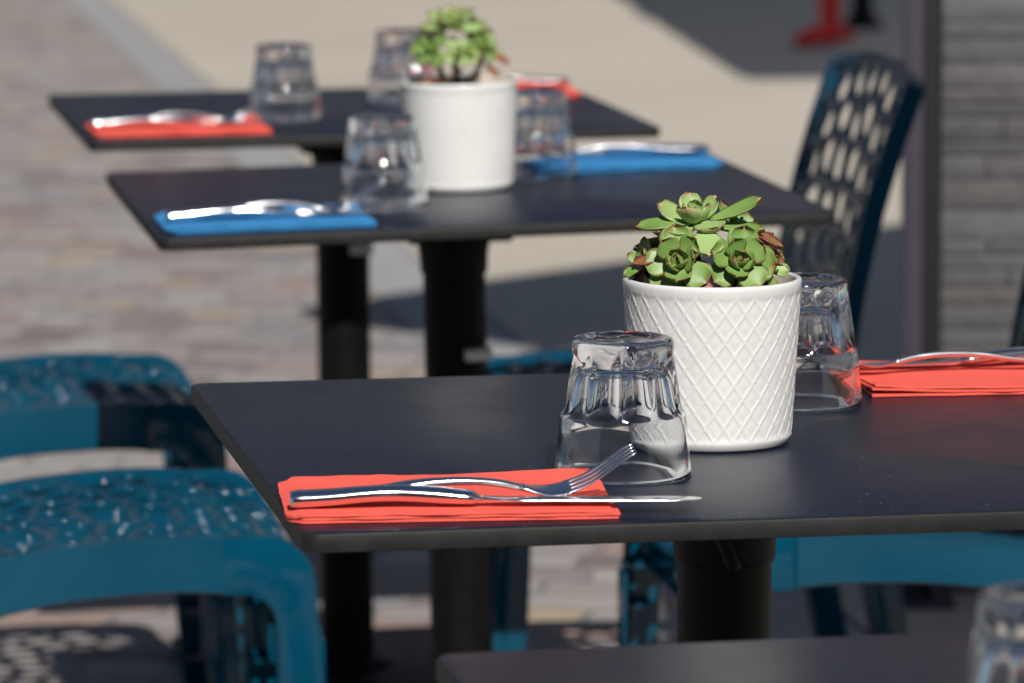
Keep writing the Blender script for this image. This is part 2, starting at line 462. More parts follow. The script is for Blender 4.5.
# ------------------------------------------------------------------ plant pot with embossed lattice
def make_pot(label, loc, rz):
    t = thing('plant_pot', label, 'plant pot', loc, rz, 'white lattice plant pots')
    H = .1185; N = 27; n = N*14
    def R(z): return .0570 + (.0638-.0570)*(z/H)**.9
    prof = [(.035,.0004,0),(.050,.0,0),(.0535,.0006,0),(.0553,.0020,0),(.0562,.0042,0),(R(.0062),.0062,0)]
    z = .0075
    while z < H-.0082:
        prof.append((R(z), z, 1)); z += .00105
    prof += [(R(H-.0072),H-.0072,0),(R(H-.004),H-.004,0),(R(H)-.0001,H-.0018,0),(R(H)-.0009,H-.0004,0),(R(H)-.0020,H,0),(R(H)-.0036,H-.0002,0),(R(H)-.0046,H-.0012,0)]
    vs = []; fs = []
    for r, z, e in prof:
        for k in range(n):
            th = 2*PI*k/n
            rr = r
            if e:
                u = th*N/(2*PI); v = (z-.0075)/.0204
                a = abs(((u+v) % 1) - .5)*2; b = abs(((u-v) % 1) - .5)*2     # 1 = on a ridge line
                m = max(a, b)
                ridge = max(0, min(1, (m-.82)/.16)); ridge = ridge*ridge*(3-2*ridge)
                dome = max(0, 1-m/.70)
                fade = min(1, (z-.0070)/.003, (H-.0078-z)/.003)
                rr = r - .0009 + (.00085*ridge + .00030*dome)*max(0, fade) + .0007*(1-max(0,min(1,fade)))
            vs.append((rr*math.cos(th), rr*math.sin(th), z))
    for i in range(len(prof)-1):
        for k in range(n):
            q = (k+1) % n; fs.append((i*n+k, i*n+q, (i+1)*n+q, (i+1)*n+k))
    fs.append(tuple(range(n-1,-1,-1)))
    mesh_obj('glazed_body', vs, fs, M['pot'], t)
    b = MB(); b.lathe([(R(H)-.0046,H-.0012),(R(H)-.0054,H-.004),(R(.06)-.006,.06),(R(.03)-.006,.03)], 72, capb=False, capt=False)
    b.build('inner_wall', M['potin'], t)
    # lumpy soil
    vs = [(0,0,.094)]; fs = []; nn = 60; rr_ = 14
    for i in range(1, rr_+1):
        for k in range(nn):
            th = 2*PI*k/nn; r = (R(.095)-.0058)*i/rr_
            zz = .095 - .006*(i/rr_)**2 + .0045*mnoise.noise(Vector((r*math.cos(th)*120, r*math.sin(th)*120, 3)))
            vs.append((r*math.cos(th), r*math.sin(th), zz))
    for k in range(nn): fs.append((0, 1+k, 1+(k+1) % nn))
    for i in range(rr_-1):
        for k in range(nn):
            q = (k+1) % nn; a = 1+i*nn; c = a+nn; fs.append((a+k, a+q, c+q, c+k))
    mesh_obj('soil', vs, fs, M['soil'], t)
    return t
pA = on(TA, -.014, -.016); pB = on(TB, .014, .026)
pot = make_pot('white lattice-embossed pot in sharp focus on the nearest set table', pA, .05)
dup(pot, 'blurred white lattice-embossed pot on the middle table with blue napkins', pB, .9)

# ------------------------------------------------------------------ succulent
def leaf_geo(mb, uvs, Mx, L, Wd, cup=.25, curl=.3, tk=.10, pointed=.15):
    """fleshy obovate leaf along +x, upper face +z; closed lens cross-section"""
    nl, nc = 10, 9
    base = len(mb.v); vs = []; uv = []
    for i in range(nl+1):
        s = i/nl
        w = Wd*.5*((.30 + .70*math.sin(min(1, s/.66)*PI/2)**1.3) if s < .66 else math.sqrt(max(0, 1-((s-.66)/.34)**2.2)))
        if s > .985: w = Wd*.02
        x = L*(s + (pointed*.25*(s-.9)/.1 if s > .9 else 0))
        zc = curl*L*(s**2)*.5
        th = tk*Wd*(.5+.5*math.sin(PI*min(1, s*1.05)))*(.25+.75*math.sqrt(max(0, 1-s**4)))
        for side in (1, -1):
            rng = range(nc) if side == 1 else range(nc-2, 0, -1)
            for j in rng:
                u = j/(nc-1)*2-1
                z = zc + cup*Wd*u*u*.5*(.3+.7*s) + side*th*(1-abs(u)**2.5)*(.5 if side == 1 else .9)
                vs.append(Mx @ Vector((x, w*u, z))); uv.append((j/(nc-1), s))
    m = nc + nc - 2; fs = []
    for i in range(nl):
        for k in range(m):
            q = (k+1) % m; fs.append((i*m+k, i*m+q, (i+1)*m+q, (i+1)*m+k))
    fs.append(tuple(range(m-1,-1,-1))); fs.append(tuple(nl*m+k for k in range(m)))
    mb.add(vs, fs); uvs += uv
def put_uv(o, uvs):
    me = o.data; l = me.uv_layers.new(name='leaf')
    for lp in me.loops: l.data[lp.index].uv = uvs[lp.vertex_index]
def rosette(parent, pos, axis, R, n, mat, rnd, wf=.62, open_=1.0, name='rosette'):
    axis = Vector(axis).normalized(); q = axis.to_track_quat('Z', 'Y').to_matrix().to_4x4()
    mb = MB(); uvs = []
    ph = rnd.uniform(0, 6)
    for i in range(n):
        s = (i+.5)/n                              # 0 inner .. 1 outer
        ang = ph + i*2.39996
        L = R*(.16+.84*s**.75)*rnd.uniform(.88,1.1)
        elev = math.radians(78*(1-s)**1.1 + 10 - 24*s*open_ + rnd.uniform(-6,6))
        Mx = Matrix.Translation(Vector(pos)) @ q @ Matrix.Rotation(ang,4,'Z') @ Matrix.Translation((R*.04,0,R*.10*(1-s))) @ Matrix.Rotation(-elev,4,'Y') @ Matrix.Rotation(rnd.uniform(-.12,.12),4,'X')
        leaf_geo(mb, uvs, Mx, L, L*wf*1.12*rnd.uniform(.92,1.12)*(1.15-.15*s), cup=rnd.uniform(.25,.45), curl=rnd.uniform(.1,.45), tk=.19)
    o = mb.build(name, mat, parent); put_uv(o, uvs); return o
def loose(parent, specs, mat, name='leaf'):
    for pos, d, up, L, Wd, cup, curl in specs:
        x = Vector(d).normalized(); z = Vector(up); z = (z - z.dot(x)*x).normalized(); y = z.cross(x)
        Mx = Matrix.Translation(Vector(pos)) @ Matrix((x, y, z)).transposed().to_4x4()
        mb = MB(); uvs = []; leaf_geo(mb, uvs, Mx, L, Wd, cup, curl, .19)
        o = mb.build(name, mat, parent); put_uv(o, uvs)
def stems(parent, paths):
    for p in paths:
        b = MB(); P = [Vector(q) for q in p]; pts = []
        for i in range(len(P)-1):
            for k in range(6):
                s = k/6; pts.append(P[i].lerp(P[i+1], s))
        pts.append(P[-1])
        pts = [q + .0012*Vector((mnoise.noise(q*90), mnoise.noise(q*90+Vector((5,0,0))), 0)) for q in pts]
        b.tube(pts, [.0040-.0012*i/len(pts) for i in range(len(pts))], 9); b.build('stem', M['stem'], parent)
# local frame: origin pot axis at table height, x right, y away from camera (rotation 0)
rnd = random.Random(11)
sA = thing('succulent', 'sharp green rosette succulent with red leaf edges in the nearest pot', 'plant', (pA[0]-.004,pA[1],pA[2]+.008), 0, 'succulents in white pots')
stems(sA, [[(.005,.0,.085),(-.002,-.008,.105),(-.010,-.012,.135)], [(.0,-.005,.085),(-.012,-.020,.105),(-.022,-.030,.118)],
           [(.006,-.005,.085),(.016,-.018,.105),(.022,-.028,.120)], [(.012,0,.085),(.035,-.008,.100),(.045,-.010,.112)], [(-.01,0,.085),(-.034,.004,.105),(-.046,0,.118)]])
rosette(sA, (-.008,-.006,.149), (-.05,-.28,1), .031, 12, M['leafp'], rnd, .74, .9)
rosette(sA, (-.020,-.030,.124), (-.20,-1,.42), .0275, 14, M['leaf'], rnd, .84)
rosette(sA, (.021,-.030,.125), (.18,-1,.38), .0265, 14, M['leaf'], rnd, .82)
rosette(sA, (.042,-.014,.117), (.7,-.75,.5), .019, 9, M['leaf'], rnd, .58)
rosette(sA, (-.042,-.004,.121), (-.75,-.45,.6), .021, 11, M['leaf'], rnd, .6)
rosette(sA, (.022,.006,.138), (.55,-.1,1), .031, 9, M['leaf'], rnd, .6)
rosette(sA, (-.022,.016,.138), (-.45,.5,1), .028, 9, M['leaf'], rnd, .6)
loose(sA, [((-.012,-.012,.150),(-1,-.15,.02),(0,-.35,1),.038,.019,.3,-.25),
           ((.002,-.010,.152),(.95,-.1,.30),(-.2,-.5,1),.038,.017,.35,.15),
           ((.000,-.008,.148),(1,-.25,-.05),(0,-.3,1),.040,.018,.3,-.1)], M['leaf'])
loose(sA, [((-.002,-.020,.147),(.06,-.75,-.55),(0,-.75,.9),.027,.025,.2,-.1)], M['leafp'])
loose(sA, [((.026,-.006,.146),(.85,-.3,-.28),(0,-.2,1),.030,.014,.4,-.4),((.034,-.004,.138),(.8,-.3,-.62),(.3,-.3,1),.028,.013,.4,-.3),
           ((-.030,-.020,.130),(-.75,-.4,-.35),(0,-.4,1),.026,.013,.4,.2),((-.045,-.004,.118),(-.30,-.4,-.9),(-.6,-.6,.3),.026,.012,.3,.2),
           ((-.006,-.036,.116),(.35,-.5,-.9),(0,-1,.4),.024,.013,.3,.1),((.040,-.016,.110),(.1,-.5,-.8),(.3,-1,.2),.020,.012,.3,.2),
           ((.012,-.03,.112),(-.2,-.5,-.8),(0,-1,.3),.018,.010,.3,.2),((-.034,-.012,.110),(-.1,-.4,-.9),(-.3,-1,.3),.020,.010,.3,.2)], M['leafr'], 'withered_leaf')
rnd = random.Random(5)
sB = thing('succulent', 'blurred bright green succulent on bare stems in the pot on the middle table', 'plant', (pB[0],pB[1],pB[2]+.010), 0, 'succulents in white pots')
stems(sB, [[(0,-.01,.085),(-.003,-.012,.115),(-.006,-.010,.150)], [(-.004,-.01,.085),(-.018,-.016,.112),(-.026,-.020,.138)],
           [(.004,-.008,.085),(.018,-.012,.115),(.028,-.014,.135)], [(-.008,-.01,.085),(-.016,-.02,.105),(.002,-.028,.122)]])
rosette(sB, (-.006,-.010,.168), (0,-.35,1), .036, 15, M['leafp'], rnd, .58)
rosette(sB, (-.028,-.022,.143), (-.5,-.8,.55), .026, 13, M['leaf'], rnd, .6)
rosette(sB, (.026,-.018,.143), (.5,-.8,.55), .026, 13, M['leaf'], rnd, .6)
rosette(sB, (.002,-.030,.138), (0,-1,.5), .023, 12, M['leafp'], rnd, .6)
rosette(sB, (.016,.012,.160), (.5,.4,1), .028, 11, M['leaf'], rnd, .6)
rosette(sB, (-.024,.012,.158), (-.5,.4,1), .028, 11, M['leaf'], rnd, .6)
loose(sB, [((-.020,-.026,.112),(-.7,-.5,.0),(0,-.4,1),.026,.012,.3,-.3),((.030,-.020,.128),(.5,-.4,-.7),(.3,-.6,.6),.022,.011,.3,.2),((-.010,-.03,.100),(-.5,-.5,-.1),(0,-1,.5),.024,.011,.3,.2),
           ((.040,-.016,.138),(.6,-.3,-.6),(.3,-.6,.6),.020,.011,.3,.2)], M['leafr'], 'withered_leaf')

# ------------------------------------------------------------------ napkins
def make_napkin(label, mat, loc, rz, seed, lift=.0035):
    rn = random.Random(seed); mb = MB(); nx, ny = 44, 18
    LX, LY = .214, .142; layers = 3; th = .0017
    for k in range(layers):
        ox, oy = rn.uniform(-.0010,.0010), rn.uniform(-.0004,.0004)
        lx = LX - .0012*k + (.002 if k == 1 else 0); ly = LY + .0008*k + rn.uniform(-.0005,.0005)
        z0 = .0004 + k*.00174; sd = rn.uniform(0,50)
        if k == layers-1: ox += -.002
        def P(i, j, dz):
            u, v = i/nx, j/ny
            x = (u-.5)*lx + ox; y = (v-.5)*ly + oy
            # rounded corners
            cx_, cy_ = abs(u-.5)*2, abs(v-.5)*2
            if u < .5 and cx_ > .9 and cy_ > .86:
                x -= math.copysign(.006*((cx_-.9)/.1)*((cy_-.86)/.14), x); y -= math.copysign(.004*((cx_-.9)/.1)*((cy_-.86)/.14), y)
            e = max(0, (abs(v-.5)*2-.6)/.4)
            w = .0009*(1+mnoise.noise(Vector((u*5+sd, v*2.5, k*.6))))*(k/2.5)*(.35+e) + .0008*k*e*max(0, mnoise.noise(Vector((u*9+sd, 3, k))))
            edge_x = .0012*mnoise.noise(Vector((u*7+sd, v*20, 1)))
            y += .0018*mnoise.noise(Vector((u*6+sd, 0, 5)))*e
            lf = 0
            if k >= 1:
                d = max(0, v - (1.15 - .55*u*u))       # far right corner curls up
                lf = lift*2.2*d*u
            fold = .0022*math.exp(-((u)/.03)**2)*(-1 if k == layers-1 else 0)
            return (x + edge_x*(1 if i in (0, nx) else 0), y, z0 + w + lf + fold + dz)
        vs = []; fs = []
        for dz in (0, th):
            for i in range(nx+1):
                for j in range(ny+1): vs.append(P(i, j, dz))
        m = (nx+1)*(ny+1); idx = lambda i, j, s: s*m + i*(ny+1)+j
        for i in range(nx):
            for j in range(ny):
                fs.append((idx(i,j,1), idx(i+1,j,1), idx(i+1,j+1,1), idx(i,j+1,1))); fs.append((idx(i,j,0), idx(i,j+1,0), idx(i+1,j+1,0), idx(i+1,j,0)))
        for i in range(nx):
            fs.append((idx(i,0,0), idx(i+1,0,0), idx(i+1,0,1), idx(i,0,1))); fs.append((idx(i,ny,0), idx(i,ny,1), idx(i+1,ny,1), idx(i+1,ny,0)))
        for j in range(ny):
            fs.append((idx(0,j,0), idx(0,j,1), idx(0,j+1,1), idx(0,j+1,0))); fs.append((idx(nx,j,0), idx(nx,j+1,0), idx(nx,j+1,1), idx(nx,j,1)))
        mb.add(vs, fs)
    o = mb.build('napkin', mat); autosmooth(o, 50)
    o.location = loc; o.rotation_euler = (0,0,rz)
    return tag(o, label, 'napkin', 'folded paper napkins')
NZ = .0002
def interp(tab, x):
    for (a, b), (c, d) in zip(tab, tab[1:]):
        if x <= c:
            s = (x-a)/(c-a); s = max(0, min(1, s)); return b + (d-b)*s
    return tab[-1][1]
def smooth_tab(tab, x, w=.006): return sum(interp(tab, x + k*w/3)*g for k, g in ((-3,.1),(-2,.15),(-1,.16),(0,.18),(1,.16),(2,.15),(3,.1)))
def bar(mb, xs, zf, wf, tf, yc=lambda x: 0, n=14, pw=1.0):
    """bar along x with elliptic section: centre height zf, width wf, thickness tf"""
    vs = []; fs = []
    for x in xs:
        for k in range(n):
            a = 2*PI*k/n; c, s = math.cos(a), math.sin(a)
            vs.append((x, yc(x) + wf(x)*.5*math.copysign(abs(c)**pw, c), zf(x) + tf(x)*.5*math.copysign(abs(s)**pw, s)))
    for i in range(len(xs)-1):
        for k in range(n):
            q = (k+1) % n; fs.append((i*n+k, i*n+q, (i+1)*n+q, (i+1)*n+k))
    fs.append(tuple(range(n-1,-1,-1))); fs.append(tuple((len(xs)-1)*n+k for k in range(n)))
    mb.add(vs, fs)
def make_fork(label, loc, rz):
    t = thing('fork', label, 'fork', loc, rz, 'dinner forks'); t.rotation_euler.x = .30
    Z = [(0,.0035),(.02,.0035),(.05,.0050),(.08,.0105),(.105,.0115),(.125,.0108),(.145,.0075),(.160,.0030),(.172,.0022),(.183,.0060),(.200,.0140),(.212,.0250),(.224,.0340)]
    Wd = [(0,.010),(.003,.016),(.012,.0185),(.05,.0135),(.09,.0080),(.13,.0064),(.150,.0075),(.160,.0150),(.168,.0215),(.180,.0235),(.224,.0235)]
    zf = lambda x: smooth_tab(Z, x, .012); wf = lambda x: smooth_tab(Wd, x, .004)
    tf = lambda x: interp([(0,.0036),(.05,.0042),(.10,.0052),(.14,.0048),(.165,.0024),(.224,.0018)], x)
    mb = MB(); bar(mb, [.150*i/50 for i in range(51)], zf, wf, tf, pw=.8); mb.build('handle', M['satin'], t)
    mb = MB(); bar(mb, [.150+.032*i/16 for i in range(17)], zf, wf, tf, pw=.7)
    for k in range(4):
        c = (k-1.5)*.0061
        wt = lambda x: interp([(.178,.0050),(.186,.0036),(.215,.0032),(.2235,.0012)], x)
        bar(mb, [.178+.0455*i/18 for i in range(19)], zf, wt, lambda x: interp([(.178,.0022),(.222,.0016)], x), yc=lambda x, c=c: c*interp([(.178,1),(.224,.92)], x), n=10, pw=.8)
    mb.build('tines', M['satin'], t)
    return t
def make_knife(label, loc, rz):
    t = thing('table_knife', label, 'knife', loc, rz, 'table knives')
    zf = lambda x: smooth_tab([(0,.0056),(.02,.0060),(.06,.0098),(.10,.0075),(.125,.0050),(.15,.0046),(.268,.0036)], x, .02)
    wf = lambda x: interp([(0,.0160),(.003,.0200),(.03,.0190),(.07,.0160),(.10,.0180),(.118,.0180),(.124,.011)], x)
    tf = lambda x: interp([(0,.0095),(.004,.0115),(.05,.0105),(.10,.0108),(.118,.0090),(.124,.003)], x)
    mb = MB(); bar(mb, [.124*i/48 for i in range(49)], zf, wf, tf, n=20, pw=.85); mb.build('handle', M['steel'], t)
    wb = lambda x: interp([(.122,.0110),(.135,.0160),(.150,.0185),(.235,.0186),(.254,.0176),(.262,.0150),(.2665,.0100),(.268,.0045)], x)
    mb = MB(); bar(mb, [.122+.146*i/50 for i in range(51)], zf, wb, lambda x: interp([(.122,.003),(.14,.0017),(.268,.0008)], x), yc=lambda x: .0008*math.sin((x-.122)*20), n=12)
    mb.build('blade', M['steel'], t)
    return t
SET = []
def setting(T, sgn, mat, lab, seed, first=None, nk=None):
    """napkin, knife and fork, sgn=-1 left diner, +1 right diner"""
    nx, ny, nr, kx, ky, kr, fx, fy, fr = nk
    a = T[1] + (0 if sgn < 0 else PI)
    make_napkin(lab[0], mat, on(T, nx, ny, NZ), a + nr, seed)
    h = .0063
    if first is None:
        return (make_knife(lab[1], on(T, kx, ky, h), a+kr), make_fork(lab[2], on(T, fx, fy, h+.003), a+fr))
    dup(first[0], lab[1], on(T, kx, ky, h), a+kr); dup(first[1], lab[2], on(T, fx, fy, h+.003), a+fr)
fs_ = setting(TA, -1, M['red'], ('coral red napkin in sharp focus beside the left front table corner',
              'steel knife in sharp focus lying along the coral napkin, blade tip pointing right', 'steel fork in sharp focus with its tines raised in front of the tumbler'), 3, None,
              (-.242,-.230,-.09, -.350,-.265,-.125, -.347,-.256,-.055))
setting(TA, 1, M['red'], ('coral red napkin cut off by the right frame edge, on the nearest set table', 'steel knife on the coral napkin at the right frame edge',
        'steel fork arching over the coral napkin at the right frame edge'), 8, fs_, (.262,.225,-.06, .372,.262,.0, .338,.238,.03))
setting(TB, -1, M['blue'], ('sky blue napkin on the left of the middle table', 'knife on the left blue napkin of the middle table', 'fork leaning up towards the tumbler from the left blue napkin'), 12, fs_,
        (-.232,-.222,.0, -.335,-.238,-.018, -.330,-.228,.02))
setting(TB, 1, M['blue'], ('sky blue napkin on the right of the middle table, beyond the pot', 'knife on the right blue napkin of the middle table', 'fork on the right blue napkin of the middle table'), 15, fs_,
        (.228,.204,-.02, .332,.219,.0, .325,.207,.02))
setting(TC, -1, M['red'], ('blurred red napkin on the left of the farthest table', 'blurred knife on the left red napkin of the farthest table', 'blurred fork on the left red napkin of the farthest table'), 21, fs_,
        (-.232,-.215,.0, -.338,-.230,.005, -.338,-.218,.05))
setting(TC, 1, M['red'], ('red napkin on the farthest table, peeping out right of the middle pot and its tumbler', 'knife on the right red napkin of the farthest table', 'fork on the right red napkin of the farthest table'), 27, fs_,
        (.232,.190,0, .335,.205,.0, .335,.195,.02))

for o_ in [o for o in COL.objects if o.get('category') in ('glass','plant pot','plant','napkin','fork','knife')]:
    T_ = min((TA, TB, TC, TD), key=lambda T: (Vector(T[0]) - o_.location).xy.length)
    a_ = o_.rotation_euler.z; x_ = o_.rotation_euler.x if o_['category'] == 'fork' else 0
    o_.rotation_euler = (Matrix.Rotation(T_[1], 3, 'Z') @ Matrix.Rotation(-TILT[T_], 3, 'Y') @ Matrix.Rotation(a_ - T_[1], 3, 'Z') @ Matrix.Rotation((.2 if o_['category'] == 'fork' else 0), 3, 'X')).to_euler()
# ------------------------------------------------------------------ perforated chairs
def clip_poly(poly, px, py, nx, ny):
    out = []
    for i in range(len(poly)):
        a, b = poly[i], poly[(i+1) % len(poly)]
        da = (a[0]-px)*nx + (a[1]-py)*ny; db = (b[0]-px)*nx + (b[1]-py)*ny
        if da <= 0: out.append(a)
        if (da < 0 < db) or (db < 0 < da):
            s = da/(da-db); out.append((a[0]+(b[0]-a[0])*s, a[1]+(b[1]-a[1])*s))
    return out
def perforated(u0, u1, v0, v1, cu, cv, thick, fn, seed, shrink=.64, mb=None, margin=0.0):
    """sheet over (u,v) in metres, pierced by organic rounded holes; fn(u,v)->(Vector pos, Vector normal)"""
    rn = random.Random(seed); pts = []
    nu = round((u1-u0)/cu); nv = round((v1-v0)/cv); cu = (u1-u0)/nu; cv = (v1-v0)/nv
    for i in range(-1, nu+1):
        for j in range(-1, nv+1):
            o = .5 if i % 2 else 0
            pts.append((u0+(i+.5+rn.uniform(-.34,.34))*cu, v0+(j+.25+o+rn.uniform(-.32,.32))*cv))
    rmax = max(cu, cv)*2.6
    for p in pts:
        cell = [(u0,v0),(u1,v0),(u1,v1),(u0,v1)]
        for q in pts:
            if q is p or abs(q[0]-p[0]) > rmax or abs(q[1]-p[1]) > rmax: continue
            cell = clip_poly(cell, (p[0]+q[0])/2, (p[1]+q[1])/2, q[0]-p[0], q[1]-p[1])
            if len(cell) < 3: break
        if len(cell) < 3: continue
        A = 0; cx_ = 0; cy_ = 0
        for i in range(len(cell)):
            a, b = cell[i], cell[(i+1) % len(cell)]; w = a[0]*b[1]-b[0]*a[1]; A += w; cx_ += (a[0]+b[0])*w; cy_ += (a[1]+b[1])*w
        A /= 2
        if abs(A) < 1e-6: continue
        cx_ /= 6*A; cy_ /= 6*A
        big = abs(A) > .45*cu*cv
        ns = 28
        def ray(poly, ang):
            dx, dy = math.cos(ang), math.sin(ang); best = 1e9
            for i in range(len(poly)):
                a, b = poly[i], poly[(i+1) % len(poly)]
                ex, ey = b[0]-a[0], b[1]-a[1]; den = dx*ey - dy*ex
                if abs(den) < 1e-12: continue
                t = ((a[0]-cx_)*ey - (a[1]-cy_)*ex)/den; s = ((a[0]-cx_)*dy - (a[1]-cy_)*dx)/den
                if t > 0 and -1e-6 <= s <= 1+1e-6: best = min(best, t)
            return best if best < 1e8 else 0
        angs = [2*PI*k/ns for k in range(ns)] + [math.atan2(c[1]-cy_, c[0]-cx_) % (2*PI) for c in cell]
        angs = sorted(set(round(a, 5) for a in angs)); ns = len(angs)
        ro = [ray(cell, a) for a in angs]
        sm = [sum(ray(cell, a+d)*g for d, g in ((-.45,.15),(-.22,.22),(0,.26),(.22,.22),(.45,.15))) for a in angs]
        rh = [min(o*.84, s*shrink) for o, s in zip(ro, sm)]
        def P(r, a, w):
            u, v = cx_+r*math.cos(a), cy_+r*math.sin(a); p_, n_ = fn(u, v); return p_ + n_*w
        rings = [(ro, thick/2), ([h+.0022 for h in rh], thick/2), ([h+.0006 for h in rh], thick/2-.0008), (rh, thick/2-.0026), (rh, -thick/2), (ro, -thick/2)]
        vs = [P(min(r_[k], ro[k]), angs[k], w) for r_, w in rings for k in range(ns)]
        fs = []
        if big:
            for i in range(len(rings)-1):
                for k in range(ns):
                    q = (k+1) % ns; fs.append((i*ns+k, i*ns+q, (i+1)*ns+q, (i+1)*ns+k))
        else:
            c0 = len(vs); vs += [P(0, 0, thick/2), P(0, 0, -thick/2)]
            for k in range(ns):
                q = (k+1) % ns; fs.append((k, q, c0)); fs.append((5*ns+q, 5*ns+k, c0+1))
        mb.add(vs, fs)
def make_chair(label, loc, rz):
    t = thing('chair', label, 'chair', loc, rz, 'petrol blue perforated plastic chairs')
    pm = M['plastic']; HW = .205
    def seat_z(x):
        z = .448 - .9*(x-.075)**2*(1 if x > .075 else .62)
        if x > .165: z -= 6.0*(x-.165)**2
        return z
    def hw(x): return HW - (2.6*(x-.13)**2*2 if x > .13 else 0) - (.010*(-.12-x)/.1 if x < -.12 else 0)
    def fn(u, v):
        x = u; s = v/HW; w = hw(x); y = s*w; z = seat_z(x) - .012*(1-s*s) + .0
        e = 1e-3
        nx = -(seat_z(x+e)-seat_z(x-e))/(2*e); ny = -(.024*s/HW)
        return Vector((x, y, z)), Vector((nx, ny, 1)).normalized()
    mb = MB(); perforated(-.205, .222, -HW+.012, HW-.012, .042, .042, .006, fn, 4, .72, mb)
    seat = mb.build('seat', pm, t); 
    bm = bmesh.new(); bm.from_mesh(seat.data); bmesh.ops.remove_doubles(bm, verts=bm.verts, dist=2e-5); bmesh.ops.recalc_face_normals(bm, faces=bm.faces); bm.to_mesh(seat.data); bm.free(); autosmooth(seat, 50)
    # rounded rim and aprons on the two sides
    for s in (-1, 1):
        mb = MB(); vs = []; fs = []; xs = [-.205+.335*i/30 for i in range(31)]
        sec = [(-.016,-.004),(-.010,.0012),(0,.0020),(.0093,.0019),(.0099,.0012),(.0100,-.010),(.0100,-.052),(.0070,-.0545),(.0040,-.0545),(.0035,-.012),(-.016,-.010)]
        for x in xs:
            y0 = hw(x)-.006; z0 = seat_z(x)+.001
            dr = .012*max(0, (-x-.05)/.15)
            for dy, dz in sec: vs.append((x, s*(y0+dy), z0+dz*(1 if dz > -.02 else 1+dr*8)))
        m = len(sec)
        for i in range(len(xs)-1):
            for k in range(m):
                q = (k+1) % m; fs.append((i*m+k, i*m+q, (i+1)*m+q, (i+1)*m+k))
        fs.append(tuple(range(m))); fs.append(tuple((len(xs)-1)*m+k for k in range(m-1,-1,-1)))
        mb.add(vs, fs); autosmooth(mb.build('side_apron', pm, t), 40)
        # front leg, continuing the apron round the corner
        out = [(.128, seat_z(.128)+.002)]
        for k in range(9):
            a = PI/2*(1-k/8); out.append((.170+.052*math.cos(a), seat_z(.128)-.050+.052*math.sin(a)))
        out += [(.232,.20),(.244,0.0),(.208,0.0),(.190,.20)]
        for k in range(7):
            a = PI/2*k/6; out.append((.154+.029*math.cos(a), .352+.037*math.sin(a)))
        out.append((.128, .390))
        mb = MB(); y = hw(.16)-.002
        mb.extrude_xz(out, s*(y-.004)-.006*(1 if s > 0 else -1)*0, s*(y+.006), bev=.0025)
        for zz in (.06,.12,.18,.24,.30,.345):
            xa = .192+.016*(1-zz/.35); mb.box((xa, min(s*(y-.030), s*(y-.004)), zz), (xa+.036, max(s*(y-.030), s*(y-.004)), zz+.005))
        mb.box((.226, min(s*(y-.030), s*(y-.003)), .002), (.231, max(s*(y-.030), s*(y-.003)), .34), M=Matrix.Shear('XZ', 4, (0,0)) if False else None)
        autosmooth(mb.build('leg', pm, t), 35)
        # rear leg sweeping back
        out = [(-.205,.445),(-.150,.441),(-.155,.395),(-.185,.36),(-.222,.20),(-.262,0),(-.298,0),(-.262,.20),(-.232,.36),(-.222,.445)]
        mb = MB(); mb.extrude_xz(out, s*(.155), s*(.196), bev=.004); autosmooth(mb.build('leg', pm, t), 35)
    # front apron under the seat's nose
    mb = MB()
    mb.box((.196,-.165,.345), (.206,.165,.405), bev=.003); autosmooth(mb.build('front_apron', pm, t), 35)
    # backrest, wrapped forward at both sides, leaning back
    def bx(u): return -.212 - .070*(max(0, u)/.392)**2.0
    def bw(u): return .178 + .012*(u/.4)
    def fb(u, v):
        s = v/.18; e = 1e-3
        w = bw(u); y = s*w; x = bx(u) + .030*s*s*(1-.55*u/.392); z = .415 + u + .020*(1-s*s)*(u/.4)
        n = Vector((1, -.060*s/w, -(bx(u+e)-bx(u-e))/(2*e))).normalized()
        return Vector((x, y, z)), n
    mb = MB(); perforated(.0, .392, -.176, .176, .052, .050, .0045, fb, 9, .65, mb)
    back = mb.build('backrest', pm, t)
    bm = bmesh.new(); bm.from_mesh(back.data); bmesh.ops.remove_doubles(bm, verts=bm.verts, dist=2e-5); bmesh.ops.recalc_face_normals(bm, faces=bm.faces); bm.to_mesh(back.data); bm.free(); autosmooth(back, 50)
    # rim round the backrest : deep flange turned backwards
    path = [(u, -.176) for u in [.392*i/20 for i in range(20)]] + [(.392, -.176+.352*i/20) for i in range(21)] + [(u, .176) for u in [.392*(1-i/20) for i in range(1, 21)]]
    mb = MB(); vs = []; fs = []
    for i, (u, v) in enumerate(path):
        p, n_ = fb(u, v)
        a = fb(*path[max(0,i-1)])[0]; b = fb(*path[min(len(path)-1,i+1)])[0]; tg = (b-a).normalized()
        side = tg.cross(n_).normalized()
        if side.dot(p - fb(.2, 0)[0]) < 0: side = -side
        depth = .020 if v*v > .03 else .016
        for ds, dn in ((-.006,.004),(.000,.005),(.005,.003),(.007,-.002),(.007,-depth),(.003,-depth-.001),(.002,-.004),(-.006,-.003)):
            vs.append(p + side*ds + n_*dn)
    m = 8
    for i in range(len(path)-1):
        for k in range(m):
            q = (k+1) % m; fs.append((i*m+k, i*m+q, (i+1)*m+q, (i+1)*m+k))
    fs.append(tuple(range(m))); fs.append(tuple((len(path)-1)*m+k for k in range(m-1,-1,-1)))
    mb.add(vs, fs); autosmooth(mb.build('back_rim', pm, t), 45)
    return t
YW = .17
ch = make_chair('petrol blue perforated chair at bottom left, tucked under the middle table', (-.4485, 4.590, 0), YW)
dup(ch, 'petrol blue perforated chair further back at left, tucked under the farthest table', (-.590, 5.450, 0), YW)
dup(ch, 'petrol blue perforated chair with its tall backrest in view, in front of the dark post', (.170, 5.465, 0), PI+YW)
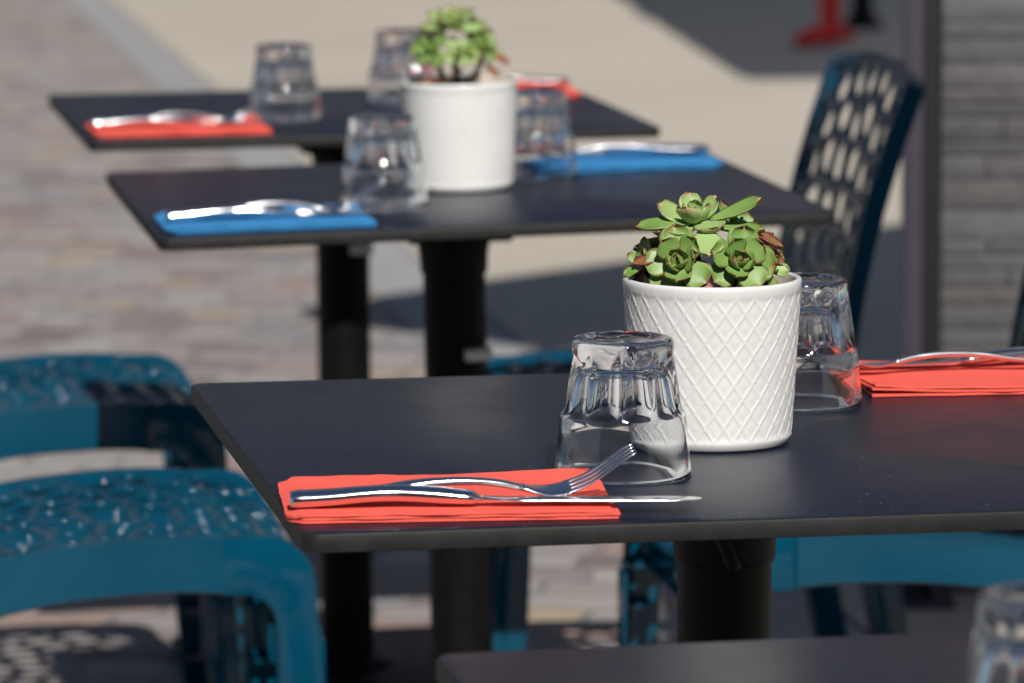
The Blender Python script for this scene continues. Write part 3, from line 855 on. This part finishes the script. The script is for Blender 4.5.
dup(ch, 'petrol blue perforated chair at right, its seat edge showing under the nearest set table', (.372, 4.640, 0), PI+YW)

# ------------------------------------------------------------------ slate-clad screen wall and its metal post
w = thing('slate_wall', 'low grey wall clad in split slate strips, right of the dark post', 'wall', (.598, 6.30, 0), -.03)
mb = MB(); mb.box((0,.035,0),(1.2,.105,1.40)); mb.build('core', M['slate'], w, smooth=False)
mb = MB(); rn = random.Random(3); z = .004
while z < 1.36:
    h = rn.choice((.020,.026,.034,.042)); x = 0
    while x < 1.2:
        l = rn.uniform(.06,.22); l = min(l, 1.2-x); p = rn.uniform(.014,.018)
        mb.box((x+.0008, .006+(.018-p), z), (x+l-.0008, .0345, z+h-.0012), bev=.0015); x += l
    z += h
o = mb.build('stone_cladding', M['slate'], w); autosmooth(o, 30)
mb = MB(); mb.box((-.002,-.008,1.402),(1.2,.115,1.44), bev=.004); autosmooth(mb.build('coping', M['gutter'], w))
p = thing('metal_post', 'tall dark plum-grey metal post standing behind the blue chair', 'post', (.562, 6.235, 0), -.02)
mb = MB(); mb.box((-.0235,-.022,.008),(.0035,.022,2.45), bev=.002); autosmooth(mb.build('profile', M['postm'], p))
mb = MB(); mb.box((.0040,-.016,.008),(.0225,.020,2.45), bev=.002); autosmooth(mb.build('rubber_channel', M['postd'], p))
mb = MB(); mb.box((-.05,-.05,.008),(.05,.05,.016), bev=.002); autosmooth(mb.build('foot_plate', M['postm'], p))

# ------------------------------------------------------------------ parasols (out of frame, their shade lies on the paving)
def make_parasol(label, loc, rz, half, h, base):
    t = thing('parasol', label, 'parasol', loc, rz, 'square market parasols shading the paving')
    mb = MB(); A = Vector((0,0,h+.45)); cs = [Vector((sx*half, sy*half, h)) for sx, sy in ((1,1),(-1,1),(-1,-1),(1,-1))]
    vs = [A]+cs; k = len(vs); vs += [v - Vector((0,0,.16)) for v in cs]
    fs = [(0,1,2),(0,2,3),(0,3,4),(0,4,1)] + [(1+i, 1+(i+1) % 4, 5+(i+1) % 4, 5+i) for i in range(4)]
    o = mesh_obj('canopy', vs, fs, M['sail'] if base else M['canvas'], t, smooth=False)
    if not base:
        so = o.modifiers.new('thick', 'SOLIDIFY'); so.thickness = .004
    mb = MB(); mb.lathe([(.024,.06),(.024,h+.40)], 20); mb.build('pole', M['postm'], t)
    for c in cs:
        mb = MB(); mb.tube([A-Vector((0,0,.05)), c-Vector((0,0,.02))], .009, 8); mb.build('rib', M['postm'], t)
    mb = MB(); mb.box((-.32,-.32,.009),(.32,.32,.06), bev=.008); mb.build('base', M['gutter'], t)
    return t
make_parasol('square beige parasol whose shade falls behind the middle table', (2.21, 6.73, 0), math.radians(45), 1.5, 2.40, 0)
make_parasol('unseen pale square canopy added to cast the shade around the red post', (4.10, 15.2, 0), math.radians(4.5), 3.0, 2.7, 1)  # added out of view as caster of the far shade, translucent to lighten it

make_parasol('small unseen canopy added to shade the chair in front of the dark post', (1.48, 2.90, 0), 0, .70, 2.62, 0)  # added out of view, sized to shade only the right-hand chair and ground
# ------------------------------------------------------------------ far street furniture : red post and black bollard
r = thing('street_post', 'bright red painted post with a splayed foot, far behind the blue backrest', 'post', (1.13, 16.1, .008), .1)
mb = MB(); mb.lathe([(.036,.03),(.034,.10),(.042,.16),(.058,.42),(.062,.9),(.060,1.5)], 28); autosmooth(mb.build('shaft', M['redpaint'], r))
mb = MB(); mb.tube([(0.01,0,.05),(-.05,-.02,.045),(-.105,-.04,.032),(-.135,-.05,.028)], [.040,.036,.030,.012], 14)
mb.tube([(0,0.01,.05),(.05,.03,.045),(.10,.06,.030)], [.038,.030,.012], 14); mb.build('foot', M['redpaint'], r)
mb = MB(); mb.lathe([(.30,1.50),(.30,1.53)], 40); autosmooth(mb.build('cap_plate', M['redpaint'], r))
k = thing('bollard', 'black bollard standing just right of the red post', 'bollard', (1.315, 17.0, .008))
mb = MB(); mb.lathe([(.055,0),(.055,.05),(.040,.07),(.038,.85),(.046,.87),(.046,.92),(.025,.96)], 28); autosmooth(mb.build('shaft', M['blackmetal'], k))
mb = MB(); mb.lathe([(.085,0),(.085,.018),(.060,.03)], 28); autosmooth(mb.build('collar', M['blackmetal'], k))

# ------------------------------------------------------------------ far side of the square (above the frame; what the tables and glasses mirror)
M['wd'] = basic('dark_slate_render', (.030,.034,.052), .8, 0, .1, 1.5, .2)
M['wc'] = basic('warm_stone_render', (.34,.29,.23), .85, 0, .1, 1.5, .2)
M['win'] = basic('window_glass', (.02,.025,.035), .08)
M['roof'] = basic('roof_slate', (.03,.03,.035), .7, 0, .2, 3, .2)
M['frame'] = basic('window_frame', (.55,.54,.52), .6)
def building(label, x0, x1, y, hgt, wall, dep=9):
    t = thing('building', label, 'building', ((x0+x1)/2, y, 0)); wd = x1-x0
    mb = MB(); mb.box((-wd/2,0,0),(wd/2,dep,hgt)); mb.build('wall', wall, t, smooth=False)
    mb = MB(); mb.add([(-wd/2-.3,-.3,hgt+.003),(wd/2+.3,-.3,hgt+.003),(wd/2+.3,dep+.3,hgt+.003),(-wd/2-.3,dep+.3,hgt+.003),(-wd/2+.5,dep/2,hgt+2.4),(wd/2-.5,dep/2,hgt+2.4)],
                      [(0,1,5,4),(2,3,4,5),(1,2,5),(3,0,4),(3,2,1,0)]); mb.build('roof', M['roof'], t, smooth=False)
    first = None; nx = max(1, int(wd/2.6)); nz = int((hgt-1)/3.1)
    for i in range(nx):
        for j in range(nz):
            X = -wd/2 + wd*(i+.5)/nx; Z = 1.1+j*3.1
            if first is None:
                mb = MB(); mb.box((-.6,-.06,0),(.6,.02,.06)); mb.box((-.6,-.06,1.74),(.6,.02,1.8)); mb.box((-.6,-.06,.06),(-.53,.02,1.74)); mb.box((.53,-.06,.06),(.6,.02,1.74)); mb.box((-.03,-.05,.06),(.03,.02,1.74))
                first = mb.build('window', M['frame'], t, smooth=False)
                mb = MB(); mb.box((-.52,-.02,.07),(.52,.012,1.73)); mb.build('pane', M['win'], first, smooth=False); first.location = (X, 0, Z)
            else: dup(first, None, (X, 0, Z), None, t)
    return t
building('dark slate-blue building across the square', -16, 3.2, 32, 13, M['wd'])
building('warm stone building across the square', 3.3, 11, 31.4, 12, M['wc'])
building('second dark rendered building across the square', 11.1, 30, 32.5, 13, M['wd'])

bb = building('unseen pale building added behind the photographer to deepen shade and reflections', -9, 9, -6.5, 6.6, M['wc'], 7); bb.rotation_euler.z = PI  # added behind the camera to cut low sky fill and give reflections contrast
# ------------------------------------------------------------------ light
w_ = bpy.data.worlds.new('World'); sc.world = w_; w_.use_nodes = True
nt = w_.node_tree; bg = nt.nodes['Background']
sky = nt.nodes.new('ShaderNodeTexSky'); sky.sky_type = 'NISHITA'; sky.sun_disc = False
trav = Vector((-.20, 1.0, -.90)).normalized()           # direction the sunlight travels
el = math.asin(-trav.z); to_sun = -trav
sky.sun_elevation = el; sky.sun_rotation = math.atan2(to_sun.x, to_sun.y)
sky.air_density = 1.0; sky.dust_density = .3; sky.ozone_density = 2.0; sky.altitude = 200
nt.links.new(sky.outputs[0], bg.inputs['Color']); bg.inputs['Strength'].default_value = .05
ld = bpy.data.lights.new('sun', 'SUN'); ld.energy = 5.0; ld.angle = math.radians(.53); ld.color = (1.0,.955,.89)
so = bpy.data.objects.new('sun', ld); COL.objects.link(so); so.location = (3,-8,9)
so.rotation_euler = trav.to_track_quat('-Z', 'Y').to_euler()

# ------------------------------------------------------------------ camera
cd = bpy.data.cameras.new('camera'); cam = bpy.data.objects.new('camera', cd); COL.objects.link(cam); sc.camera = cam
cd.sensor_width = 36; cd.lens = 4558.7/1024*36; cd.clip_start = .05; cd.clip_end = 600
pitch, roll = .1423, .0076
c_, s_ = math.cos(pitch), math.sin(pitch)
fwd = Vector((0, c_, -s_)); up = Vector((0, s_, c_)); right = Vector((1,0,0))
cr, sr = math.cos(roll), math.sin(roll)
# picture right axis = world right rotated by the roll
R_ = right*cr - up*sr*-1*-1; U_ = up*cr + right*sr
R_ = (fwd.cross(U_)).normalized()
cam.matrix_world = Matrix(((R_.x,U_.x,-fwd.x,0),(R_.y,U_.y,-fwd.y,0),(R_.z,U_.z,-fwd.z,1.273),(0,0,0,1)))
cd.dof.use_dof = True; cd.dof.focus_distance = 3.18; cd.dof.aperture_fstop = 9.5

sc.view_settings.view_transform = 'Standard'; sc.view_settings.look = 'None'; sc.view_settings.exposure = .12; sc.view_settings.gamma = 1
sc.render.engine = 'CYCLES'
sc.cycles.max_bounces = 14; sc.cycles.transmission_bounces = 12; sc.cycles.glossy_bounces = 6
